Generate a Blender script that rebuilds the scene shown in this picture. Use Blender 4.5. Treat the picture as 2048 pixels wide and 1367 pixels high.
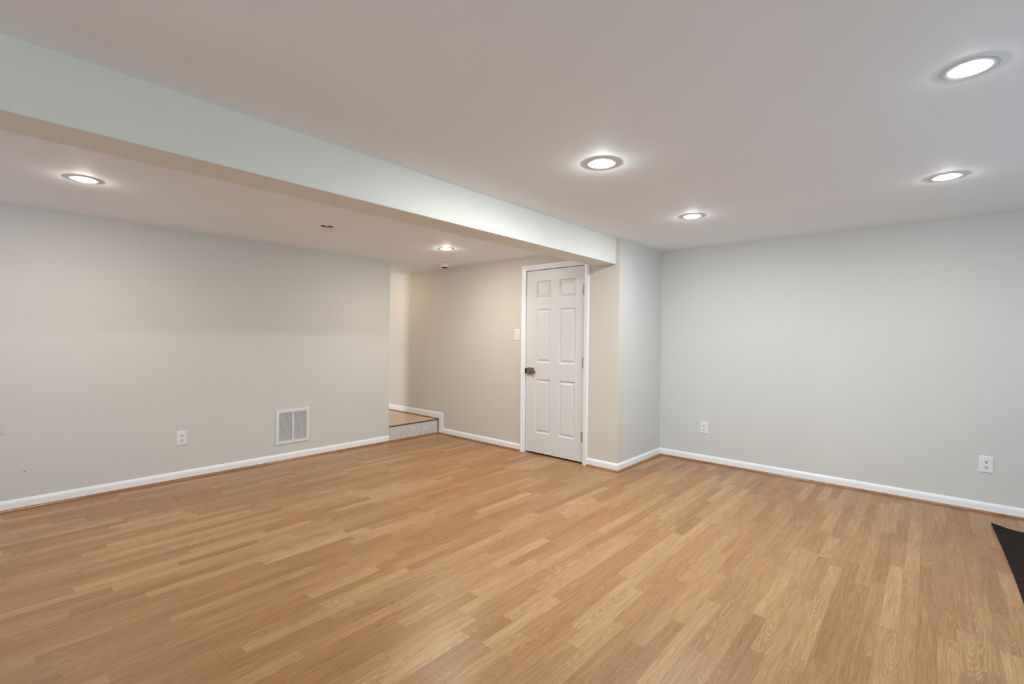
import bpy, bmesh, math, random
from mathutils import Vector, Matrix
random.seed(4)
scene = bpy.context.scene
for o in list(bpy.data.objects):
    bpy.data.objects.remove(o)
C = scene.collection

# ------------------------------------------------------------------ camera
YAW, PITCH, ROLL, CAMZ, FPX = 0.72255, -0.00801, 0.01143, 1.2796, 947.6
fw = Vector((-math.sin(YAW)*math.cos(PITCH), math.cos(YAW)*math.cos(PITCH), math.sin(PITCH)))
rt = Vector((math.cos(YAW), math.sin(YAW), 0))
up = rt.cross(fw)
r2 = rt*math.cos(ROLL) + up*math.sin(ROLL)
u2 = -rt*math.sin(ROLL) + up*math.cos(ROLL)
cd = bpy.data.cameras.new('camera')
cam = bpy.data.objects.new('camera', cd)
C.objects.link(cam)
cd.sensor_width = 36; cd.sensor_fit = 'HORIZONTAL'; cd.lens = FPX/2048*36
cd.clip_start = 0.02
m = Matrix((r2, u2, -fw)).transposed().to_4x4()
m.translation = Vector((0, 0, CAMZ))
cam.matrix_world = m
scene.camera = cam

# ------------------------------------------------------------------ world, daylight, exposure
w = bpy.data.worlds.new('world'); scene.world = w; w.use_nodes = True
w.node_tree.nodes['Background'].inputs[0].default_value = (0.75, 0.85, 1, 1)
w.node_tree.nodes['Background'].inputs[1].default_value = 0.3
vs = scene.view_settings
vs.view_transform = 'Standard'; vs.look = 'None'; vs.gamma = 1; vs.use_curve_mapping = False
vs.exposure = 0.17

# room measures in metres
XL, XR, YR, YD, YB, XC, YE = -4.923, 2.3, -2.6, 4.106, 5.061, -2.247, 3.335
H, HL, ZB, XB0, XB1, ZS = 2.256, 2.186, 2.008, -2.525, -2.291, 0.1908
XH, XE = -5.82, -7.3          # ceiling edge in the hall, hall end
XO = -5.72                    # end of the hall's near wall

# light of each source as (red, green, blue) watts or emission strength
E = dict(rear0=(10, 15, 20), rear1=(21, 27, 31), right=(8, 13, 17), side=(38, 39, 42), right_fill=(14, 24, 33), rear_fill=(25, 33, 42),
         hall=(85, 70, 50), l1=(120, 130, 140), l2=(340, 320, 300), l3=(720, 800, 790), l4=(430, 480, 520),
         l5=(510, 460, 420), l6=(600, 560, 495))
def area(name, loc, direction, sx, sy, key):
    e = E[key]; p = max(max(e), 1e-6)
    l = bpy.data.lights.new(name, 'AREA'); l.shape = 'RECTANGLE'; l.size = sx; l.size_y = sy
    l.energy = p; l.color = [v/p for v in e]
    o = bpy.data.objects.new(name, l); C.objects.link(o); o.location = loc
    o.rotation_euler = Vector(direction).to_track_quat('-Z', 'Y').to_euler()
    return o
# daylight through the two rear windows, the glazed door on the right and the window beside the hall
area('daylight_and_fill', (-3.6, YR-0.12, 1.30), (0, 1, 0), 1.5, 1.15, 'rear0')
area('daylight_and_fill', (-0.3, YR-0.12, 1.30), (0, 1, 0), 1.5, 1.15, 'rear1')
area('daylight_and_fill', (XR+0.12, 2.6, 1.04), (-1, 0, 0), 1.9, 1.98, 'right')
# daylight fill: two lamps added outside, tilted up to brighten the ceiling
area('daylight_and_fill', (XR+0.75, 2.6, 0.12), (-1, 0, 0.75), 1.9, 0.8, 'right_fill')
area('daylight_and_fill', (-0.9, YR-0.85, 0.55), (0.0, 1, 0.75), 4.5, 0.6, 'rear_fill')
area('daylight_and_fill', (-6.15, 0.52, 1.35), (0, 1, 0), 0.7, 1.7, 'side')

# ------------------------------------------------------------------ helpers
def box(bm, x0, x1, y0, y1, z0, z1, bevel=0):
    vs_ = [bm.verts.new((x, y, z)) for z in (z0, z1) for y in (y0, y1) for x in (x0, x1)]
    a = vs_
    fs = [bm.faces.new([a[i] for i in q]) for q in ((0,2,3,1),(4,5,7,6),(0,1,5,4),(2,6,7,3),(0,4,6,2),(1,3,7,5))]
    if bevel:
        es = {e for f in fs for e in f.edges}
        bmesh.ops.bevel(bm, geom=list(es), offset=bevel, segments=2, profile=0.5, affect='EDGES')

def obj(name, bm, mat, parent=None, smooth=False, auto=False):
    bmesh.ops.recalc_face_normals(bm, faces=bm.faces)
    me = bpy.data.meshes.new(name); bm.to_mesh(me); bm.free()
    if smooth:
        for p in me.polygons: p.use_smooth = True
    o = bpy.data.objects.new(name, me); C.objects.link(o)
    for mm in (mat if isinstance(mat, (list, tuple)) else [mat]): me.materials.append(mm)
    if parent: o.parent = parent
    return o

def tag(o, label, cat=None, group=None, kind=None):
    o['label'] = label
    if cat: o['category'] = cat
    if group: o['group'] = group
    if kind: o['kind'] = kind
    return o

def thing(name, label, cat, loc, rot=(0, 0, 0), group=None, kind=None):
    o = bpy.data.objects.new(name, None); C.objects.link(o)
    o.empty_display_size = 0.05
    o.location = loc; o.rotation_euler = rot
    return tag(o, label, cat, group, kind)

def boxes(name, mat, bl, label, cat='wall', bevel=0):
    bm = bmesh.new()
    for b in bl: box(bm, *b, bevel=bevel)
    return tag(obj(name, bm, mat), label, cat, kind='structure')

def lathe(bm, prof, seg=48, axis='Z', cx=0, cy=0, cz=0, cap=True):
    """profile = [(r, h)] revolved about axis through (cx,cy,cz)"""
    rings = []
    for r, h in prof:
        if r < 1e-6:
            p = (cx, cy, cz+h) if axis == 'Z' else (cx, cy+h, cz)
            rings.append([bm.verts.new(p)]); continue
        ring = []
        for i in range(seg):
            a = 2*math.pi*i/seg
            c, s = r*math.cos(a), r*math.sin(a)
            ring.append(bm.verts.new((cx+c, cy+s, cz+h) if axis == 'Z' else (cx+c, cy+h, cz+s)))
        rings.append(ring)
    for A, B in zip(rings, rings[1:]):
        for i in range(seg):
            j = (i+1) % seg
            if len(A) == 1 and len(B) == 1: continue
            if len(A) == 1: bm.faces.new((A[0], B[i], B[j]))
            elif len(B) == 1: bm.faces.new((A[i], B[0], A[j]))
            else: bm.faces.new((A[i], B[i], B[j], A[j]))
    if cap:
        for R in (rings[0], rings[-1]):
            if len(R) > 2: bm.faces.new(R)

def sweep(bm, path, prof, side=1):
    """extrude a closed profile [(offset from wall, z)] along a mitred plan path; side=+1: room on the left"""
    n = len(path); P = [Vector(p) for p in path]
    dirs = [(P[i+1]-P[i]).normalized() for i in range(n-1)]
    nor = [Vector((-d.y, d.x))*side for d in dirs]
    rows = []
    for i in range(n):
        if i == 0: off = nor[0]
        elif i == n-1: off = nor[-1]
        else:
            a, b = nor[i-1], nor[i]
            s = a+b; off = s/(1+a.dot(b))
        rows.append([bm.verts.new((P[i].x+off.x*o_, P[i].y+off.y*o_, z)) for o_, z in prof])
    k = len(prof)
    for A, B in zip(rows, rows[1:]):
        for i in range(k):
            j = (i+1) % k
            bm.faces.new((A[i], A[j], B[j], B[i]))
    bm.faces.new(rows[0]); bm.faces.new(rows[-1])

# ------------------------------------------------------------------ materials
def nt_new(name):
    m_ = bpy.data.materials.new(name); m_.use_nodes = True
    nt = m_.node_tree; b = nt.nodes['Principled BSDF']
    return m_, nt, b

class G:
    """small node builder"""
    def __init__(s, nt): s.nt = nt
    def n(s, t, **k):
        x = s.nt.nodes.new(t)
        for a, v in k.items(): setattr(x, a, v)
        return x
    def link(s, a, b): s.nt.links.new(a, b)
    def m(s, op, a, b=None, c=None):
        x = s.n('ShaderNodeMath', operation=op)
        for i, v in enumerate((a, b, c)):
            if v is None: continue
            if isinstance(v, (int, float)): x.inputs[i].default_value = v
            else: s.link(v, x.inputs[i])
        return x.outputs[0]
    def comb(s, a, b, c=0):
        x = s.n('ShaderNodeCombineXYZ')
        for i, v in enumerate((a, b, c)):
            if isinstance(v, (int, float)): x.inputs[i].default_value = v
            else: s.link(v, x.inputs[i])
        return x.outputs[0]
    def ramp(s, f, stops):
        x = s.n('ShaderNodeValToRGB'); r = x.color_ramp
        while len(r.elements) < len(stops): r.elements.new(0.5)
        for e, (p, c) in zip(r.elements, stops):
            e.position = p; e.color = (c, c, c, 1) if isinstance(c, (int, float)) else (*c, 1)
        s.link(f, x.inputs[0]); return x.outputs[0]
    def mix(s, f, a, b, blend='MIX'):
        x = s.n('ShaderNodeMix', data_type='RGBA', blend_type=blend)
        for i, v in ((0, f), (6, a), (7, b)):
            if isinstance(v, (int, float)): x.inputs[i].default_value = v
            elif isinstance(v, tuple): x.inputs[i].default_value = (*v, 1)
            else: s.link(v, x.inputs[i])
        return x.outputs[2]

def paint(name, col, rough=0.6, spots=(), bump=0.06, spec=0.3):
    m_, nt, b = nt_new(name); g = G(nt)
    geo = g.n('ShaderNodeNewGeometry')
    n1 = g.n('ShaderNodeTexNoise'); n1.inputs['Scale'].default_value = 1.7; n1.inputs['Detail'].default_value = 3
    g.link(geo.outputs['Position'], n1.inputs['Vector'])
    f = g.ramp(n1.outputs[0], [(0.3, 0.985), (0.7, 1.0)])
    c = g.mix(1.0, tuple(col), f, 'MULTIPLY')
    for (p, r, dark) in spots:
        d = g.n('ShaderNodeVectorMath', operation='DISTANCE')
        g.link(geo.outputs['Position'], d.inputs[0]); d.inputs[1].default_value = p
        k = g.m('MULTIPLY', g.m('LESS_THAN', d.outputs['Value'], r), dark)
        c = g.mix(k, c, (0.16, 0.14, 0.12))
    g.link(c, b.inputs['Base Color'])
    n2 = g.n('ShaderNodeTexNoise'); n2.inputs['Scale'].default_value = 160; n2.inputs['Detail'].default_value = 2
    g.link(geo.outputs['Position'], n2.inputs['Vector'])
    bp = g.n('ShaderNodeBump'); bp.inputs['Strength'].default_value = bump; bp.inputs['Distance'].default_value = 0.002
    g.link(n2.outputs[0], bp.inputs['Height']); g.link(bp.outputs[0], b.inputs['Normal'])
    b.inputs['Roughness'].default_value = rough
    b.inputs['Specular IOR Level'].default_value = spec
    return m_

def plain(name, col, rough=0.4, metal=0.0, spec=0.5, var=0.03, scale=40):
    m_, nt, b = nt_new(name); g = G(nt)
    tc = g.n('ShaderNodeTexCoord')
    n1 = g.n('ShaderNodeTexNoise'); n1.inputs['Scale'].default_value = scale
    g.link(tc.outputs['Object'], n1.inputs['Vector'])
    f = g.ramp(n1.outputs[0], [(0.35, 1-var), (0.65, 1.0)])
    g.link(g.mix(1.0, tuple(col), f, 'MULTIPLY'), b.inputs['Base Color'])
    b.inputs['Roughness'].default_value = rough; b.inputs['Metallic'].default_value = metal
    b.inputs['Specular IOR Level'].default_value = spec
    return m_

def glow(name, key):
    strength = max(max(E[key]), 1e-6); col = [v/strength for v in E[key]]
    m_, nt, b = nt_new(name)
    b.inputs['Base Color'].default_value = (0.9, 0.9, 0.9, 1)
    b.inputs['Emission Color'].default_value = (*col, 1)
    b.inputs['Emission Strength'].default_value = strength
    return m_

def laminate():
    m_, nt, b = nt_new('oak_laminate'); g = G(nt)
    geo = g.n('ShaderNodeNewGeometry'); sp = g.n('ShaderNodeSeparateXYZ')
    g.link(geo.outputs['Position'], sp.inputs[0]); X, Y = sp.outputs[0], sp.outputs[1]
    W = 0.0652
    u = g.m('DIVIDE', g.m('ADD', X, 10.0), W); iu = g.m('FLOOR', u); fu = g.m('FRACT', u)
    def wn(a, bb, k):
        x = g.n('ShaderNodeTexWhiteNoise', noise_dimensions='3D')
        g.link(g.comb(a, bb, k), x.inputs['Vector']); return x
    r0 = wn(iu, 0.0, 3.3).outputs['Value']
    v0 = g.m('ADD', g.m('DIVIDE', g.m('ADD', Y, 10.0), 0.56), g.m('MULTIPLY', r0, 7.0))
    v = g.m('ADD', v0, g.m('MULTIPLY', g.m('SINE', g.m('MULTIPLY', v0, 2.3)), 0.22))
    iv = g.m('FLOOR', v); fv = g.m('FRACT', v)
    idn = wn(iu, iv, 1.7); sc = g.n('ShaderNodeSeparateColor'); g.link(idn.outputs['Color'], sc.inputs[0])
    ra, rb, rc = sc.outputs[0], sc.outputs[1], sc.outputs[2]
    # plank = three strips side by side
    ip = g.m('FLOOR', g.m('DIVIDE', iu, 3.0)); fp = g.m('FRACT', g.m('DIVIDE', u, 3.0))
    rp = wn(ip, 5.0, 9.1).outputs['Value']
    vp = g.m('ADD', g.m('DIVIDE', g.m('ADD', Y, 10.0), 1.29), rp); fvp = g.m('FRACT', vp)
    # local coordinates of each strip
    lx = g.m('ADD', g.m('MULTIPLY', g.m('SUBTRACT', fu, 0.5), W), g.m('MULTIPLY', g.m('SUBTRACT', rb, 0.5), 0.12))
    ly = g.m('MULTIPLY', g.m('SUBTRACT', fv, rc), 0.56)
    seedv = g.comb(g.m('MULTIPLY', ra, 31.0), g.m('MULTIPLY', rb, 17.0), g.m('MULTIPLY', rc, 23.0))
    def vadd(a, bb):
        x = g.n('ShaderNodeVectorMath', operation='ADD'); g.link(a, x.inputs[0]); g.link(bb, x.inputs[1]); return x.outputs[0]
    # growth rings: arches where the centre lies in the strip, straight grain elsewhere
    nd = g.n('ShaderNodeTexNoise'); nd.inputs['Scale'].default_value = 1.0; nd.inputs['Detail'].default_value = 3
    g.link(vadd(g.comb(g.m('MULTIPLY', X, 15.0), g.m('MULTIPLY', Y, 3.6)), seedv), nd.inputs['Vector'])
    wob = g.m('MULTIPLY', g.m('SUBTRACT', nd.outputs[0], 0.5), 0.030)
    rr = g.m('SQRT', g.m('ADD', g.m('POWER', g.m('MULTIPLY', lx, 1.0), 2.0), g.m('POWER', g.m('MULTIPLY', ly, 0.085), 2.0)))
    rad = g.m('ADD', rr, wob)
    ring = g.m('SINE', g.m('MULTIPLY', rad, 980.0))
    ringf = g.ramp(g.m('ADD', g.m('MULTIPLY', ring, 0.5), 0.5), [(0.0, 0.0), (0.5, 0.22), (0.85, 0.8), (1.0, 1.0)])
    # mask so that the arches are stronger in some strips than others
    amp = g.m('ADD', g.m('MULTIPLY', rc, 0.55), 0.45)
    # long fibres
    nf = g.n('ShaderNodeTexNoise'); nf.inputs['Scale'].default_value = 1.0; nf.inputs['Detail'].default_value = 5
    g.link(vadd(g.comb(g.m('MULTIPLY', X, 420.0), g.m('MULTIPLY', Y, 9.0)), seedv), nf.inputs['Vector'])
    nb = g.n('ShaderNodeTexNoise'); nb.inputs['Scale'].default_value = 1.0; nb.inputs['Detail'].default_value = 2
    g.link(vadd(g.comb(g.m('MULTIPLY', X, 60.0), g.m('MULTIPLY', Y, 2.6)), seedv), nb.inputs['Vector'])
    # knots
    kn = g.n('ShaderNodeTexVoronoi'); kn.inputs['Scale'].default_value = 1.0
    g.link(g.comb(g.m('MULTIPLY', X, 5.0), g.m('MULTIPLY', Y, 2.0)), kn.inputs['Vector'])
    knot = g.ramp(kn.outputs['Distance'], [(0.0, 1.0), (0.030, 0.7), (0.060, 0.0)])
    base = g.ramp(ra, [(0.0, FLOOR[0]), (0.35, FLOOR[1]), (0.7, FLOOR[2]), (1.0, FLOOR[3])])
    c = g.mix(g.m('MULTIPLY', g.m('SUBTRACT', 1.0, ringf), g.m('MULTIPLY', amp, 0.46)), base, (0.245, 0.105, 0.040))
    fib = g.ramp(nf.outputs[0], [(0.33, 0.74), (0.62, 1.10)])
    c = g.mix(1.0, c, fib, 'MULTIPLY')
    brd = g.ramp(nb.outputs[0], [(0.3, 0.86), (0.7, 1.10)])
    c = g.mix(1.0, c, brd, 'MULTIPLY')
    c = g.mix(g.m('MULTIPLY', knot, 0.55), c, (0.15, 0.06, 0.02))
    # joints: faint between strips, a little stronger round each plank
    def edge(f, wd):
        d = g.m('MINIMUM', f, g.m('SUBTRACT', 1.0, f)); return g.m('LESS_THAN', d, wd)
    js = g.m('MAXIMUM', edge(fu, 0.012), edge(fv, 0.0022))
    jp = g.m('MAXIMUM', edge(fp, 0.005), edge(fvp, 0.0010))
    c = g.mix(g.m('MULTIPLY', js, 0.22), c, (0.20, 0.10, 0.05))
    c = g.mix(g.m('MULTIPLY', jp, 0.35), c, (0.14, 0.07, 0.035))
    # the one open joint near the left wall
    gx = g.m('LESS_THAN', g.m('ABSOLUTE', g.m('SUBTRACT', X, -4.44)), 0.125)
    gy = g.m('LESS_THAN', g.m('ABSOLUTE', g.m('SUBTRACT', Y, 1.044)), 0.0022)
    c = g.mix(g.m('MULTIPLY', g.m('MULTIPLY', gx, gy), 0.85), c, (0.05, 0.02, 0.01))
    g.link(c, b.inputs['Base Color'])
    rg = g.ramp(nf.outputs[0], [(0.2, 0.40), (0.8, 0.33)])
    g.link(rg, b.inputs['Roughness']); b.inputs['Specular IOR Level'].default_value = 0.5
    bp = g.n('ShaderNodeBump'); bp.inputs['Strength'].default_value = 0.12; bp.inputs['Distance'].default_value = 0.0006
    g.link(g.m('SUBTRACT', nf.outputs[0], g.m('MULTIPLY', jp, 1.5)), bp.inputs['Height']); g.link(bp.outputs[0], b.inputs['Normal'])
    return m_

def wood(name, a, bcol, rough=0.35):
    m_, nt, b = nt_new(name); g = G(nt)
    geo = g.n('ShaderNodeNewGeometry')
    n1 = g.n('ShaderNodeTexNoise'); n1.inputs['Scale'].default_value = 9; n1.inputs['Detail'].default_value = 5
    g.link(geo.outputs['Position'], n1.inputs['Vector'])
    g.link(g.ramp(n1.outputs[0], [(0.3, a), (0.7, bcol)]), b.inputs['Base Color'])
    b.inputs['Roughness'].default_value = rough
    return m_

def tile(name, c0, c1, grout, oy, oz, ox, vertical=False):
    m_, nt, b = nt_new(name); g = G(nt)
    geo = g.n('ShaderNodeNewGeometry'); sp = g.n('ShaderNodeSeparateXYZ'); g.link(geo.outputs['Position'], sp.inputs[0])
    n1 = g.n('ShaderNodeTexNoise'); n1.inputs['Scale'].default_value = 22; n1.inputs['Detail'].default_value = 8
    n1.inputs['Distortion'].default_value = 0.6
    g.link(geo.outputs['Position'], n1.inputs['Vector'])
    c = g.ramp(n1.outputs[0], [(0.35, c0), (0.65, c1)])
    def joint(s_, o_):
        f = g.m('FRACT', g.m('ADD', g.m('DIVIDE', g.m('SUBTRACT', s_, o_), 0.3), 50.0))
        return g.m('LESS_THAN', g.m('MINIMUM', f, g.m('SUBTRACT', 1.0, f)), 0.011)
    j = joint(sp.outputs[1], oy)
    if not vertical: j = g.m('MAXIMUM', j, joint(sp.outputs[0], ox))
    g.link(g.mix(j, c, grout), b.inputs['Base Color'])
    b.inputs['Roughness'].default_value = 0.3
    return m_

def rug_mat():
    m_, nt, b = nt_new('rug_weave'); g = G(nt)
    geo = g.n('ShaderNodeNewGeometry'); sp = g.n('ShaderNodeSeparateXYZ'); g.link(geo.outputs['Position'], sp.inputs[0])
    n1 = g.n('ShaderNodeTexNoise'); n1.inputs['Scale'].default_value = 1.0; n1.inputs['Detail'].default_value = 4
    g.link(g.comb(g.m('MULTIPLY', sp.outputs[0], 9.0), g.m('MULTIPLY', sp.outputs[1], 160.0)), n1.inputs['Vector'])
    rib = g.m('ADD', g.m('MULTIPLY', g.m('SINE', g.m('MULTIPLY', sp.outputs[1], 420.0)), 0.5), 0.5)
    h = g.m('ADD', g.m('MULTIPLY', n1.outputs[0], 0.7), g.m('MULTIPLY', rib, 0.3))
    g.link(g.ramp(h, [(0.32, (0.004, 0.0028, 0.0025)), (0.50, (0.013, 0.008, 0.0065)), (0.68, (0.055, 0.036, 0.030))]), b.inputs['Base Color'])
    b.inputs['Roughness'].default_value = 0.95; b.inputs['Specular IOR Level'].default_value = 0.15
    bp = g.n('ShaderNodeBump'); bp.inputs['Strength'].default_value = 0.8; bp.inputs['Distance'].default_value = 0.004
    g.link(h, bp.inputs['Height']); g.link(bp.outputs[0], b.inputs['Normal'])
    return m_

FLOOR = [(0.38, 0.182, 0.070), (0.43, 0.220, 0.089), (0.47, 0.256, 0.110), (0.55, 0.325, 0.150)]
WALL = (0.685, 0.67, 0.635)
M_wall = paint('wall_paint', WALL, 0.55)
M_wall_beige = paint('beige_wall_paint', (0.70, 0.645, 0.565), 0.55)
M_wall_left = paint('wall_paint_scuffed', WALL, 0.55, spots=[
    ((XL, 0.24, 0.27), 0.006, 0.7), ((XL, 0.13, 0.56), 0.010, 0.25), ((XL, 0.12, 0.62), 0.007, 0.25),
    ((XL, 1.52, 0.50), 0.006, 0.15), ((XL, 1.80, 0.98), 0.005, 0.15), ((XL, 1.46, 0.60), 0.004, 0.2), ((XL, 2.3, 0.62), 0.005, 0.12)])
M_wall_back = paint('wall_paint_marked', WALL, 0.55, spots=[
    ((-1.48, YB, 1.68), 0.008, 0.15), ((-0.98, YB, 1.67), 0.007, 0.2), ((-1.60, YB, 1.36), 0.007, 0.12), ((-0.9, YB, 1.03), 0.007, 0.10)])
M_ceil = paint('ceiling_paint', (0.91, 0.925, 0.95), 0.7, bump=0.04)
M_beam = paint('beam_paint', (0.825, 0.80, 0.735), 0.5)
M_trim = plain('white_gloss_paint', (0.93, 0.93, 0.94), 0.3, var=0.01)
M_door = plain('white_door_paint', (0.765, 0.755, 0.745), 0.38, var=0.015, scale=8)
M_plate = plain('white_plastic', (0.82, 0.82, 0.81), 0.35, var=0.0)
M_dark = plain('dark_slot', (0.012, 0.012, 0.012), 0.6, var=0.0)
M_grille = plain('white_enamel', (0.80, 0.80, 0.80), 0.35, var=0.0)
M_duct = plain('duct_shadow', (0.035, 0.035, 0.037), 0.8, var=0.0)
M_brass = plain('worn_brass', (0.50, 0.42, 0.26), 0.35, metal=0.9, var=0.3, scale=200)
M_bronze = plain('weathered_bronze', (0.30, 0.21, 0.15), 0.6, metal=0.35, var=0.6, scale=160)
M_iron = plain('dark_iron', (0.06, 0.055, 0.05), 0.5, metal=0.6, var=0.3, scale=150)
M_shoe = wood('stained_shoe_moulding', (0.27, 0.095, 0.028), (0.38, 0.16, 0.055), 0.3)
M_floor = laminate()
M_riser = tile('riser_tile', (0.56, 0.55, 0.55), (0.68, 0.67, 0.66), (0.42, 0.41, 0.40), 3.507, 0, 0, True)
M_land = tile('landing_tile', (0.60, 0.43, 0.26), (0.68, 0.51, 0.33), (0.33, 0.24, 0.16), 3.507, 0, XL-0.02)
M_nose = plain('dark_metal_edge', (0.13, 0.085, 0.06), 0.45, metal=0.3)
M_rug = rug_mat()
M_ring = plain('white_trim_ring', (0.68, 0.68, 0.68), 0.4, var=0.0)

# ------------------------------------------------------------------ the room
bm = bmesh.new()
box(bm, XL-0.12, XR+0.12, YR-0.12, YB+0.12, -0.1, 0)
tag(obj('floor', bm, M_floor), 'honey oak three-strip laminate floor of the room', 'floor', kind='structure')

boxes('wall_left', M_wall_left, [(XL-0.12, XL, YR, YE, 0, 2.5)], 'long plain wall on the left with the white vent', 'wall')
# wall with the door: doorway from DX0 to DX1
DX0, DX1, DZ = -3.4066, -2.653, 2.028
JX0, JX1, JZ = DX0-0.006, DX1+0.006, DZ+0.006
T = 0.12
boxes('wall_door', M_wall_beige, [(XE, JX0-0.018, YD, YD+T, 0, 3.0), (JX1+0.018, XC, YD, YD+T, 0, 2.5), (JX0-0.018, JX1+0.018, YD, YD+T, JZ+0.018, 2.5)],
      'beige wall around the white six-panel door', 'wall')
boxes('wall_column', M_wall, [(XC-0.12, XC, YD+T, YB, 0, 2.5)], 'short return wall between the door and the back wall', 'wall')
boxes('wall_back', M_wall_back, [(XC-0.12, XR, YB, YB+0.12, 0, 2.5)], 'wide pale wall at the right with two outlets', 'wall')
def wall_with_hole(name, axis, c0, c1, a0, a1, b0, b1, z0, z1, label):
    """wall slab c0..c1 thick, a0..a1 long, hole b0..b1 x z0..z1"""
    bl = []
    for (p, q, r, s) in ((a0, b0, 0, 2.5), (b1, a1, 0, 2.5), (b0, b1, 0, z0), (b0, b1, z1, 2.5)):
        bl.append((c0, c1, p, q, r, s) if axis == 'x' else (p, q, c0, c1, r, s))
    return boxes(name, M_wall, bl, label, 'wall')
wall_with_hole('wall_right', 'x', XR, XR+0.12, YR, YB, 1.62, 3.58, 0.03, 2.05, 'right-hand wall outside the picture with a glazed door')
boxes('wall_rear', M_wall, [(XL-0.12, -4.35, YR-0.12, YR, 0, 2.5), (-2.85, -1.05, YR-0.12, YR, 0, 2.5), (0.45, XR+0.12, YR-0.12, YR, 0, 2.5),
      (-4.35, -2.85, YR-0.12, YR, 0, 0.72), (-4.35, -2.85, YR-0.12, YR, 1.88, 2.5), (-1.05, 0.45, YR-0.12, YR, 0, 0.72), (-1.05, 0.45, YR-0.12, YR, 1.88, 2.5)],
      'wall behind the camera with two windows', 'wall')
def window(n, cx, cy, rot, label, cz=1.30, sx=1.0, sz=1.0):
    t = thing('window_%d' % n, label, 'window', (cx, cy, cz), (0, 0, rot), kind='structure')
    t.scale = (sx, 1, sz)
    bm = bmesh.new()
    for b_ in ((-0.75, 0.75, -0.04, 0.0, 0.53, 0.58), (-0.75, 0.75, -0.04, 0.0, -0.58, -0.53), (-0.75, -0.70, -0.04, 0, -0.53, 0.53), (0.70, 0.75, -0.04, 0, -0.53, 0.53), (-0.02, 0.02, -0.035, -0.005, -0.53, 0.53), (-0.7, 0.7, -0.03, -0.01, -0.012, 0.012)):
        box(bm, *b_)
    obj('window_frame', bm, M_trim, t)
window(1, -3.6, YR, 0, 'white framed window behind the camera near the left wall'); window(2, -0.3, YR, 0, 'white framed window behind the camera at the middle')
window(3, XR, 2.6, -math.pi/2, 'white framed sliding glass door in the right-hand wall', 1.04, 1.3, 1.74)

# ceilings
bm = bmesh.new(); box(bm, XB1, XR, YR, YB, H, H+0.1)
tag(obj('ceiling', bm, M_ceil), 'smooth off-white ceiling over the main part with four lights', 'ceiling', kind='structure')
# left ceiling with the round cut-out of the dark fixture
OFFX, OFFY, OFFR = -3.753, 1.926, 0.056
bm = bmesh.new()
q = 0.1
def face(pts): bm.faces.new([bm.verts.new(p) for p in pts])
x0, x1, y0, y1 = XH, XB0, YR, YD
for (a, b_, c_, d_) in ((x0, OFFX-q, y0, y1), (OFFX+q, x1, y0, y1), (OFFX-q, OFFX+q, y0, OFFY-q), (OFFX-q, OFFX+q, OFFY+q, y1)):
    face([(a, c_, HL), (b_, c_, HL), (b_, d_, HL), (a, d_, HL)])
N = 32
def sq(a):
    c_, s_ = math.cos(a), math.sin(a); k = q/max(abs(c_), abs(s_)); return (OFFX+c_*k, OFFY+s_*k, HL)
for i in range(N):
    a0, a1 = 2*math.pi*i/N, 2*math.pi*(i+1)/N
    face([(OFFX+OFFR*math.cos(a0), OFFY+OFFR*math.sin(a0), HL), (OFFX+OFFR*math.cos(a1), OFFY+OFFR*math.sin(a1), HL), sq(a1), sq(a0)])
bmesh.ops.remove_doubles(bm, verts=bm.verts, dist=1e-5)
# upper skin and rim give it thickness
for f in bm.faces: f.normal_update()
ext = bmesh.ops.extrude_face_region(bm, geom=list(bm.faces))
bmesh.ops.translate(bm, verts=[v for v in ext['geom'] if isinstance(v, bmesh.types.BMVert)], vec=(0, 0, 0.14))
tag(obj('ceiling', bm, M_ceil), 'lower ceiling left of the beam over the vent wall', 'ceiling', kind='structure')
boxes('trim_1', M_beam, [(XB0, XB1, YR, YD, ZB, H+0.1)], 'boxed ceiling beam running across the room to the door', 'beam', bevel=0.004)

# hall behind the left wall: landing, side walls, stairwell
boxes('wall_hall', M_wall, [(XO-0.03, XL-0.12, YE-0.12, YE, 0, 2.5)], 'near side wall of the raised hall', 'wall')
boxes('wall_stairwell', M_wall, [(XO-0.03, XO+0.09, 0.4, YE-0.12, 0, 3.0), (XE-0.12, XE, 0.4, YD+T, 0, 3.0), (XE, XO, 0.28, 0.4, 0, 0.48), (XE, XO, 0.28, 0.4, 2.22, 3.0), (XE, -6.52, 0.28, 0.4, 0.48, 2.22), (-5.78, XO, 0.28, 0.4, 0.48, 2.22)], 'walls of the side space off the hall', 'wall')
bm = bmesh.new(); box(bm, XE, XO+0.1, 0.28, YD+T, 2.9, 3.0)
tag(obj('ceiling', bm, M_ceil), 'high ceiling at the far end of the hall', 'ceiling', kind='structure')

ld = thing('tiled_landing', 'raised landing with beige floor tiles and pale tiled riser, left of the door wall', 'landing', (XL, YD, 0), kind='structure')
def lp(name, mat, b_, bevel=0):
    bm = bmesh.new(); x0, x1, y0, y1, z0, z1 = b_
    box(bm, x0-XL, x1-XL, y0-YD, y1-YD, z0, z1, bevel=bevel); return obj(name, bm, mat, ld)
lp('riser', M_riser, (XL-0.03, XL+0.010, YE+0.001, YD-0.001, 0.001, ZS-0.012))
lp('tile_floor', M_land, (XE, XL+0.010, YE+0.001, YD-0.001, ZS-0.012, ZS))
lp('tile_floor', M_land, (XE, XO-0.031, 0.4, YE, ZS-0.012, ZS))
lp('nosing', M_nose, (XL+0.004, XL+0.015, YE+0.001, YD-0.001, ZS-0.011, ZS+0.003), 0.002)

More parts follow.
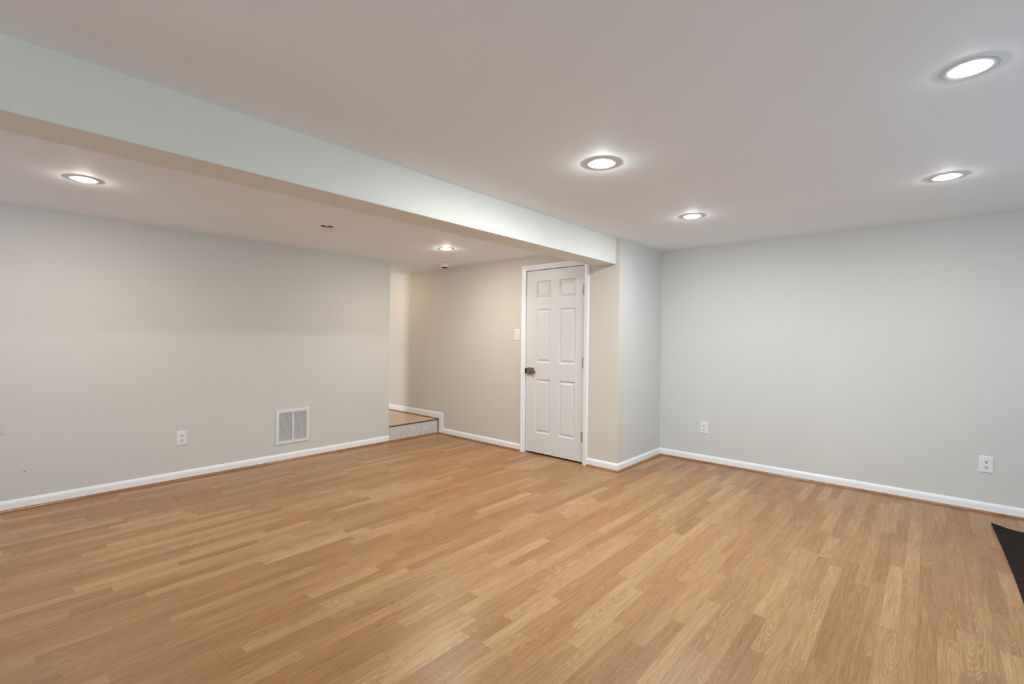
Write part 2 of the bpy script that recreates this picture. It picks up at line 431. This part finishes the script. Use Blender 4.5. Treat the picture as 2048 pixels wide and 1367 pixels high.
# ------------------------------------------------------------------ baseboards, shoe moulding, casing
BH = 0.080
def base_prof(z=0, h=BH):
    return [(0, z), (0.012, z), (0.012, z+h-0.022), (0.0105, z+h-0.018), (0.0105, z+h-0.014), (0.007, z+h-0.008), (0.0045, z+h-0.002), (0.002, z+h), (0, z+h)]
def shoe_prof(z=0, r=0.018, o=0.012):
    p = [(o, z), (o+r, z)]
    for i in range(1, 7):
        a = i/6*math.pi/2; p.append((o+r*math.cos(a)*1.0, z+r*math.sin(a)))
    return p
def run(name, prof, path, side, mat, label, cat):
    bm = bmesh.new(); sweep(bm, path, prof, side)
    return tag(obj(name, bm, mat), label, cat, kind='structure')
CX0, CX1 = -3.469, -2.585    # outer edges of the casing
run('baseboard_left', base_prof(), [(XL, YR), (XL, YE)], -1, M_trim, 'white baseboard along the left vent wall', 'baseboard')
run('baseboard_back', base_prof(), [(CX1, YD), (XC, YD), (XC, YB), (XR, YB)], -1, M_trim, 'white baseboard round the return and along the right-hand wall', 'baseboard')
# the door-wall board steps up onto the landing
bm = bmesh.new()
sweep(bm, [(-4.818, YD), (CX0, YD)], base_prof(), -1)
sweep(bm, [(XE, YD), (-4.818, YD)], base_prof(ZS, 0.092), -1)
box(bm, -4.893, -4.818, YD-0.012, YD, 0, ZS)
tag(obj('baseboard_door', bm, M_trim), 'white baseboard left of the door stepping up onto the landing', 'baseboard', kind='structure')
run('trim_2', shoe_prof(), [(XL, YR), (XL, YD), (CX0, YD)], -1, M_shoe, 'reddish brown shoe moulding along the left wall, riser and door wall', 'moulding')
run('trim_3', shoe_prof(), [(CX1, YD), (XC, YD), (XC, YB), (XR, YB)], -1, M_shoe, 'reddish brown shoe moulding round the return and right-hand wall', 'moulding')
bm = bmesh.new()
box(bm, XL+0.012, -4.893, YD-0.020, YD-0.001, 0.016, ZS+0.016, bevel=0.004)
sweep(bm, [(XE, YD), (XL+0.03, YD)], shoe_prof(ZS, 0.016), -1)
tag(obj('trim_4', bm, M_shoe), 'reddish brown shoe moulding rising beside the step and along the hall', 'moulding', kind='structure')

# casing round the door: moulded profile mitred at the head
bm = bmesh.new()
cp = [(0, 0.0), (0, 0.017), (0.006, 0.019), (0.018, 0.019), (0.030, 0.015), (0.040, 0.014), (0.050, 0.012), (0.0555, 0.009), (0.0575, 0.0)]
CW = 0.0575
ox0, ox1, oz = CX0, CX1, 2.091
rows = []
for (sx, sz, px, pz) in ((1, 0, ox0, 0.0), (1, -1, ox0, oz), (-1, -1, ox1, oz), (-1, 0, ox1, 0.0)):
    rows.append([bm.verts.new((px+sx*a, YD-b_, pz+sz*a)) for a, b_ in cp])
for A, B in zip(rows, rows[1:]):
    for i in range(len(cp)):
        j = (i+1) % len(cp); bm.faces.new((A[i], A[j], B[j], B[i]))
bm.faces.new(rows[0]); bm.faces.new(rows[-1])
tag(obj('trim_5', bm, M_trim), 'white moulded casing round the six-panel door', 'door casing', kind='structure')
# jamb
bm = bmesh.new()
box(bm, JX0-0.018, JX0, YD, YD+T, 0, JZ); box(bm, JX1, JX1+0.018, YD, YD+T, 0, JZ); box(bm, JX0-0.018, JX1+0.018, YD, YD+T, JZ, JZ+0.018)
box(bm, JX0, JX0+0.012, YD+0.045, YD+0.075, 0, JZ); box(bm, JX1-0.012, JX1, YD+0.045, YD+0.075, 0, JZ); box(bm, JX0+0.012, JX1-0.012, YD+0.045, YD+0.075, JZ-0.012, JZ)
tag(obj('trim_6', bm, M_trim), 'white jamb lining the doorway behind the casing', 'door jamb', kind='structure')
# closet behind the door
boxes('wall_closet', M_wall, [(-3.9, -3.78, YD+T, 5.2, 0, 2.5), (-3.78, XC-0.12, 5.08, 5.2, 0, 2.5)], 'walls of the dark closet behind the door', 'wall')
bm = bmesh.new(); box(bm, -3.9, XC, YD+T, 5.2, 2.5, 2.56)
tag(obj('ceiling', bm, M_ceil), 'ceiling of the closet behind the door', 'ceiling', kind='structure')

# ------------------------------------------------------------------ the door
dr = thing('door_1', 'white six-panel door with a bronze surface latch', 'door', (DX0, YD+0.004, 0.020), kind='structure')
DW, DH, DT = DX1-DX0, DZ-0.020, 0.035
bm = bmesh.new()
pxs = [(-3.27-DX0, -3.066-DX0), (-2.959-DX0, -2.748-DX0)]
pzs = [(0.238-0.020, 0.834-0.020), (1.014-0.020, 1.604-0.020), (1.713-0.020, 1.913-0.020)]
gx = [0]+[v for p in pxs for v in p]+[DW]; gz = [0]+[v for p in pzs for v in p]+[DH]
def V(x, y, z): return bm.verts.new((x, y, z))
for i in range(len(gx)-1):
    for j in range(len(gz)-1):
        a, b_, c_, d_ = gx[i], gx[i+1], gz[j], gz[j+1]
        if i % 2 == 1 and j % 2 == 1:
            rings = []
            for ins, dep in ((0, 0), (0.003, 0.001), (0.012, 0.0105), (0.020, 0.0105), (0.038, 0.002), (0.041, 0.0015)):
                rings.append([V(a+ins, dep, c_+ins), V(b_-ins, dep, c_+ins), V(b_-ins, dep, d_-ins), V(a+ins, dep, d_-ins)])
            for A, B in zip(rings, rings[1:]):
                for k in range(4): bm.faces.new((A[k], A[(k+1) % 4], B[(k+1) % 4], B[k]))
            bm.faces.new(rings[-1])
        else:
            bm.faces.new((V(a, 0, c_), V(b_, 0, c_), V(b_, 0, d_), V(a, 0, d_)))
for pts in (((0, 0, 0), (0, DT, 0), (0, DT, DH), (0, 0, DH)), ((DW, 0, 0), (DW, 0, DH), (DW, DT, DH), (DW, DT, 0)),
            ((0, 0, 0), (DW, 0, 0), (DW, DT, 0), (0, DT, 0)), ((0, 0, DH), (0, DT, DH), (DW, DT, DH), (DW, 0, DH)),
            ((0, DT, 0), (DW, DT, 0), (DW, DT, DH), (0, DT, DH))):
    bm.faces.new([V(*p) for p in pts])
bmesh.ops.remove_doubles(bm, verts=bm.verts, dist=1e-5)
obj('door_slab', bm, M_door, dr)
for z0, z1 in ((1.736, 1.828), (0.987, 1.084), (0.233, 0.324)):
    bm = bmesh.new(); z0 -= 0.020; z1 -= 0.020
    n_ = 5; hh = (z1-z0)/n_
    for k in range(n_):
        lathe(bm, [(0.0062, hh*0.06), (0.0066, hh*0.12), (0.0066, hh*0.88), (0.0062, hh*0.94)], 14, 'Z', DW+0.003, -0.0075, z0+k*hh)
    lathe(bm, [(0.0045, -0.006), (0.0058, -0.003), (0.004, 0.0)], 12, 'Z', DW+0.003, -0.0075, z0)
    lathe(bm, [(0.004, 0.0), (0.0058, 0.003), (0.0045, 0.006)], 12, 'Z', DW+0.003, -0.0075, z1)
    box(bm, DW-0.012, DW+0.001, -0.0015, 0.0, z0, z1)
    h_ = obj('hinge', bm, M_brass, dr, smooth=False)
# surface latch
lx0, lx1, lz0, lz1 = -3.376-DX0, -3.290-DX0, 0.882-0.020, 0.956-0.020
bm = bmesh.new(); box(bm, lx0, lx1, -0.024, 0.0, lz0, lz1, bevel=0.004)
for (sx, sz) in ((lx0+0.012, lz0+0.012), (lx1-0.012, lz0+0.012), (lx0+0.012, lz1-0.012), (lx1-0.012, lz1-0.012)):
    lathe(bm, [(0.0045, 0.0), (0.004, -0.0015), (0.0, -0.002)], 10, 'Y', sx, -0.024, sz)
la = obj('latch', bm, M_bronze, dr); la['label'] = 'bronze surface-mounted latch box'
bm = bmesh.new(); lathe(bm, [(0.006, 0.0), (0.006, -0.014), (0.013, -0.018), (0.015, -0.026), (0.011, -0.032), (0.0, -0.034)], 20, 'Y', (lx0+lx1)/2+0.01, -0.024, (lz0+lz1)/2)
obj('latch_knob', bm, M_bronze, la, smooth=True)
bm = bmesh.new(); box(bm, lx1-0.002, lx1+0.018, -0.018, -0.006, (lz0+lz1)/2-0.017, (lz0+lz1)/2+0.001, bevel=0.003)
obj('latch_lever', bm, M_bronze, la)
bm = bmesh.new(); box(bm, lx0-0.024, lx0-0.004, -0.030, -0.0155, lz0+0.008, lz1-0.010, bevel=0.003)
kp = obj('latch_keeper', bm, M_iron, dr); kp['label'] = 'dark latch keeper on the casing'

# ------------------------------------------------------------------ ceiling lights
def downlight(x, y, z, label, key, group, rl=0.055, rr=0.084):
    t = thing('recessed_light', label, 'ceiling light', (x, y, z), group=group)
    bm = bmesh.new()
    lathe(bm, [(rr, 0.0), (rr-0.0008, -0.0022), (rr-0.003, -0.0030), (rl+0.004, -0.0046), (rl+0.0015, -0.0042), (rl, -0.0030), (rl, 0.0)], 64, cap=False)
    obj('trim_ring', bm, M_ring, t, smooth=True)
    bm = bmesh.new()
    lathe(bm, [(rl+0.0005, -0.0025), (rl*0.92, -0.0050), (rl*0.7, -0.0087), (rl*0.4, -0.0110), (0.0, -0.0118)], 48, cap=False)
    l = obj('lens', bm, glow('lit_lens_'+key, key), t, smooth=True); l['label'] = 'glowing white lens'
    return t
g1 = 'lit recessed lights in the main ceiling'; g2 = 'lit recessed lights left of the beam'
downlight(0.093, 2.333, H, 'largest lit recessed light, at the upper right', 'l1', g1, 0.052, 0.080)
downlight(0.062, 3.771, H, 'thin-looking lit recessed light near the right edge above the outlet wall', 'l2', g1)
downlight(-1.381, 2.302, H, 'round lit recessed light with a grey ring, nearest the beam at the picture centre', 'l3', g1, 0.060, 0.090)
downlight(-1.416, 3.735, H, 'lit recessed light nearest the back corner, beyond the central one', 'l4', g1, 0.058, 0.084)
downlight(-3.746, 0.424, HL, 'lit recessed light at the far left under the lower ceiling', 'l5', g2, 0.055, 0.078)
downlight(-3.713, 3.180, HL, 'small lit recessed light in front of the smoke detector', 'l6', g2, 0.050, 0.070)
downlight(-5.60, 3.50, HL, 'added warm recessed light, unseen round the corner, brightening the hall wall', 'hall', None, 0.055, 0.078)  # added lamp, out of view, warms and brightens the wall by the hall
t = thing('recessed_light', 'unlit recessed light in the lower ceiling with its bulb showing', 'ceiling light', (OFFX, OFFY, HL))
bm = bmesh.new(); lathe(bm, [(0.080, 0.0), (0.079, -0.003), (0.072, -0.005), (0.060, -0.004), (0.055, 0.0), (0.054, 0.004)], 48, cap=False)
obj('trim_ring', bm, M_ceil, t, smooth=True)
bm = bmesh.new(); lathe(bm, [(0.0548, 0.0), (0.050, 0.05), (0.046, 0.10), (0.0, 0.11)], 40, cap=False)
obj('baffle', bm, plain('dim_baffle', (0.22, 0.19, 0.16), 0.5), t, smooth=True)
bm = bmesh.new(); lathe(bm, [(0.0, 0.001), (0.014, 0.003), (0.024, 0.012), (0.026, 0.024), (0.018, 0.05), (0.014, 0.09)], 32, cap=False)
obj('bulb', bm, plain('frosted_bulb', (0.72, 0.70, 0.67), 0.3), t, smooth=True)

# smoke detector
t = thing('smoke_detector', 'small white round detector on the lower ceiling above the hall step', 'smoke detector', (-4.517, 3.850, HL))
bm = bmesh.new(); lathe(bm, [(0.064, 0.0), (0.064, -0.006), (0.060, -0.009), (0.0, -0.009)], 40); obj('base', bm, M_plate, t, smooth=False)
bm = bmesh.new(); lathe(bm, [(0.050, -0.009), (0.050, -0.028), (0.046, -0.036), (0.041, -0.040), (0.0, -0.040)], 40); obj('cover', bm, M_plate, t, smooth=False)
bm = bmesh.new(); lathe(bm, [(0.034, -0.0398), (0.032, -0.0455), (0.020, -0.0475), (0.0, -0.0475)], 32); obj('sensor', bm, M_dark, t)['label'] = 'black sensor underneath'

# ------------------------------------------------------------------ outlets, switch, vent (built facing -Y, centred at origin)
def dark_boxes(name, bl, parent, mat=None):
    bm = bmesh.new()
    for b_ in bl: box(bm, *b_)
    return obj(name, bm, mat or M_dark, parent)
def plate(parent, w_, h_, mat):
    bm = bmesh.new()
    rings = []
    for ins, y in ((0, 0), (0.0, -0.0025), (0.002, -0.0045), (0.005, -0.0058)):
        rings.append([bm.verts.new(p) for p in ((-w_/2+ins, y, -h_/2+ins), (w_/2-ins, y, -h_/2+ins), (w_/2-ins, y, h_/2-ins), (-w_/2+ins, y, h_/2-ins))])
    for A, B in zip(rings, rings[1:]):
        for k in range(4): bm.faces.new((A[k], A[(k+1) % 4], B[(k+1) % 4], B[k]))
    bm.faces.new(rings[-1]); bm.faces.new(rings[0])
    return obj('cover_plate', bm, mat, parent)
def make_outlet(label, group, loc, rot):
    t = thing('wall_outlet', label, 'outlet', loc, (0, 0, rot), group=group)
    plate(t, 0.079, 0.125, M_plate)
    for zc in (0.0195, -0.0195):
        bm = bmesh.new()
        pts = []
        for i in range(28):
            a = 2*math.pi*i/28; x = 0.0172*math.cos(a); z = max(-0.0143, min(0.0143, 0.0172*math.sin(a))); pts.append((x, z))
        A = [bm.verts.new((x, -0.0055, zc+z)) for x, z in pts]; B = [bm.verts.new((x*0.97, -0.0078, zc+z*0.97)) for x, z in pts]
        for i in range(28): bm.faces.new((A[i], A[(i+1) % 28], B[(i+1) % 28], B[i]))
        bm.faces.new(B)
        rc = obj('receptacle', bm, M_plate, t)
        bm = bmesh.new()
        box(bm, -0.0084, -0.0048, -0.0083, -0.0076, zc-0.0015, zc+0.0088); box(bm, 0.0048, 0.0084, -0.0083, -0.0076, zc-0.0005, zc+0.0083)
        lathe(bm, [(0.0042, 0.0), (0.0042, -0.0006)], 12, 'Y', 0, -0.0077, zc-0.0078)
        obj('slots', bm, M_dark, rc)
    bm = bmesh.new(); lathe(bm, [(0.0032, 0.0), (0.0028, -0.0012), (0, -0.0015)], 12, 'Y', 0, -0.0055, 0); obj('screw', bm, M_plate, t)
    return t
make_outlet('white outlet on the left wall beside the vent', 'white duplex outlets', (XL, 1.207, 0.370), -math.pi/2+math.pi)
make_outlet('white outlet low on the right-hand wall near the inner corner', 'white duplex outlets', (-1.762, YB, 0.368), 0)
make_outlet('white outlet at the far right of the picture above the rug', 'white duplex outlets', (0.333, YB, 0.367), 0)

t = thing('light_switch', 'white toggle switch plate left of the door', 'light switch', (-3.542, YD, 1.319))
plate(t, 0.084, 0.127, M_plate)
bm = bmesh.new(); box(bm, -0.0055, 0.0055, -0.0072, -0.0055, -0.013, 0.013); obj('toggle_bezel', bm, M_plate, t)
bm = bmesh.new()
A = [bm.verts.new(p) for p in ((-0.0045, -0.007, -0.004), (0.0045, -0.007, -0.004), (0.0045, -0.007, 0.006), (-0.0045, -0.007, 0.006))]
B = [bm.verts.new(p) for p in ((-0.0035, -0.019, 0.006), (0.0035, -0.019, 0.006), (0.0035, -0.017, 0.012), (-0.0035, -0.017, 0.012))]
for k in range(4): bm.faces.new((A[k], A[(k+1) % 4], B[(k+1) % 4], B[k]))
bm.faces.new(B); bm.faces.new(A); obj('toggle', bm, M_plate, t)
for z in (0.030, -0.030):
    bm = bmesh.new(); lathe(bm, [(0.0032, 0.0), (0.0028, -0.0012), (0, -0.0015)], 12, 'Y', 0, -0.0055, z); obj('screw', bm, M_ring, t)

VY0, VY1, VZ0, VZ1 = 2.004, 2.346, 0.178, 0.526
VW, VH = VY1-VY0, VZ1-VZ0
t = thing('return_air_vent', 'square white louvred vent low on the left wall', 'vent', (XL, (VY0+VY1)/2, (VZ0+VZ1)/2), (0, 0, math.pi/2))
bm = bmesh.new(); fr = 0.030
for b_ in ((-VW/2, VW/2, -0.010, 0, VH/2-fr, VH/2), (-VW/2, VW/2, -0.010, 0, -VH/2, -VH/2+fr), (-VW/2, -VW/2+fr, -0.010, 0, -VH/2+fr, VH/2-fr), (VW/2-fr, VW/2, -0.010, 0, -VH/2+fr, VH/2-fr)):
    box(bm, *b_, bevel=0.0015)
obj('frame', bm, M_grille, t)
bm = bmesh.new(); box(bm, -0.007, 0.007, -0.0095, -0.001, -VH/2+fr, VH/2-fr); obj('centre_bar', bm, M_grille, t)
dark_boxes('shade_backing', [(-VW/2+fr, VW/2-fr, -0.0012, -0.0002, -VH/2+fr, VH/2-fr)], t, M_duct)  # dark sheet on the wall painting the shade behind the louvres, no opening cut
ns = 27; pitch = (VH-2*fr)/ns
for (a, b_) in ((-VW/2+fr, -0.007), (0.007, VW/2-fr)):
    bm = bmesh.new()
    for k in range(ns):
        zb = -VH/2+fr+pitch*(k+0.25)
        th = 0.0030
        v_ = [bm.verts.new((x, y, z)) for x in (a, b_) for (y, z) in ((-0.0088, zb), (-0.0088, zb+th), (-0.0016, zb+pitch*0.30+th), (-0.0016, zb+pitch*0.30))]
        bm.faces.new(v_[:4]); bm.faces.new(v_[4:])
        for i in range(4): bm.faces.new((v_[i], v_[(i+1) % 4], v_[4+(i+1) % 4], v_[4+i]))
    obj('louvres', bm, M_grille, t)
for (sx, sz) in ((0.135, 0.160), (-0.135, -0.160), (0.135, -0.160)):
    bm = bmesh.new(); lathe(bm, [(0.004, 0.0), (0.0035, -0.0012), (0, -0.0016)], 12, 'Y', sx, -0.010, sz); obj('screw', bm, M_ring, t)

# ------------------------------------------------------------------ rug
bm = bmesh.new()
nx, ny = 24, 40
X0, X1, Y0, Y1 = 0.350, 1.35, 2.35, 4.665
def rugpt(i, j, z):
    a, b_ = i/nx, j/ny
    x = X0 + (X1-X0)*a; y = Y0 + (Y1-Y0)*b_
    k = b_**8
    y += 0.078*math.exp(-((x-X0)/0.10)**1.0)*k          # far left corner pulled out
    x += (0.016*math.sin(b_*3.0)-0.010*k)*(1-a)
    z2 = z + 0.010*math.exp(-(((x-X0)/0.06)**2))*k
    return (x, y, z2)
top = [[bm.verts.new(rugpt(i, j, 0.009)) for j in range(ny+1)] for i in range(nx+1)]
bot = [[bm.verts.new(rugpt(i, j, 0.0008)) for j in range(ny+1)] for i in range(nx+1)]
for i in range(nx):
    for j in range(ny):
        bm.faces.new((top[i][j], top[i+1][j], top[i+1][j+1], top[i][j+1]))
        bm.faces.new((bot[i][j], bot[i][j+1], bot[i+1][j+1], bot[i+1][j]))
for i in range(nx):
    for j in (0, ny): bm.faces.new((top[i][j], bot[i][j], bot[i+1][j], top[i+1][j]))
for j in range(ny):
    for i in (0, nx): bm.faces.new((top[i][j], bot[i][j], bot[i][j+1], top[i][j+1]))
tag(obj('rug', bm, M_rug), 'dark brown ribbed rug at the right edge of the floor', 'rug')
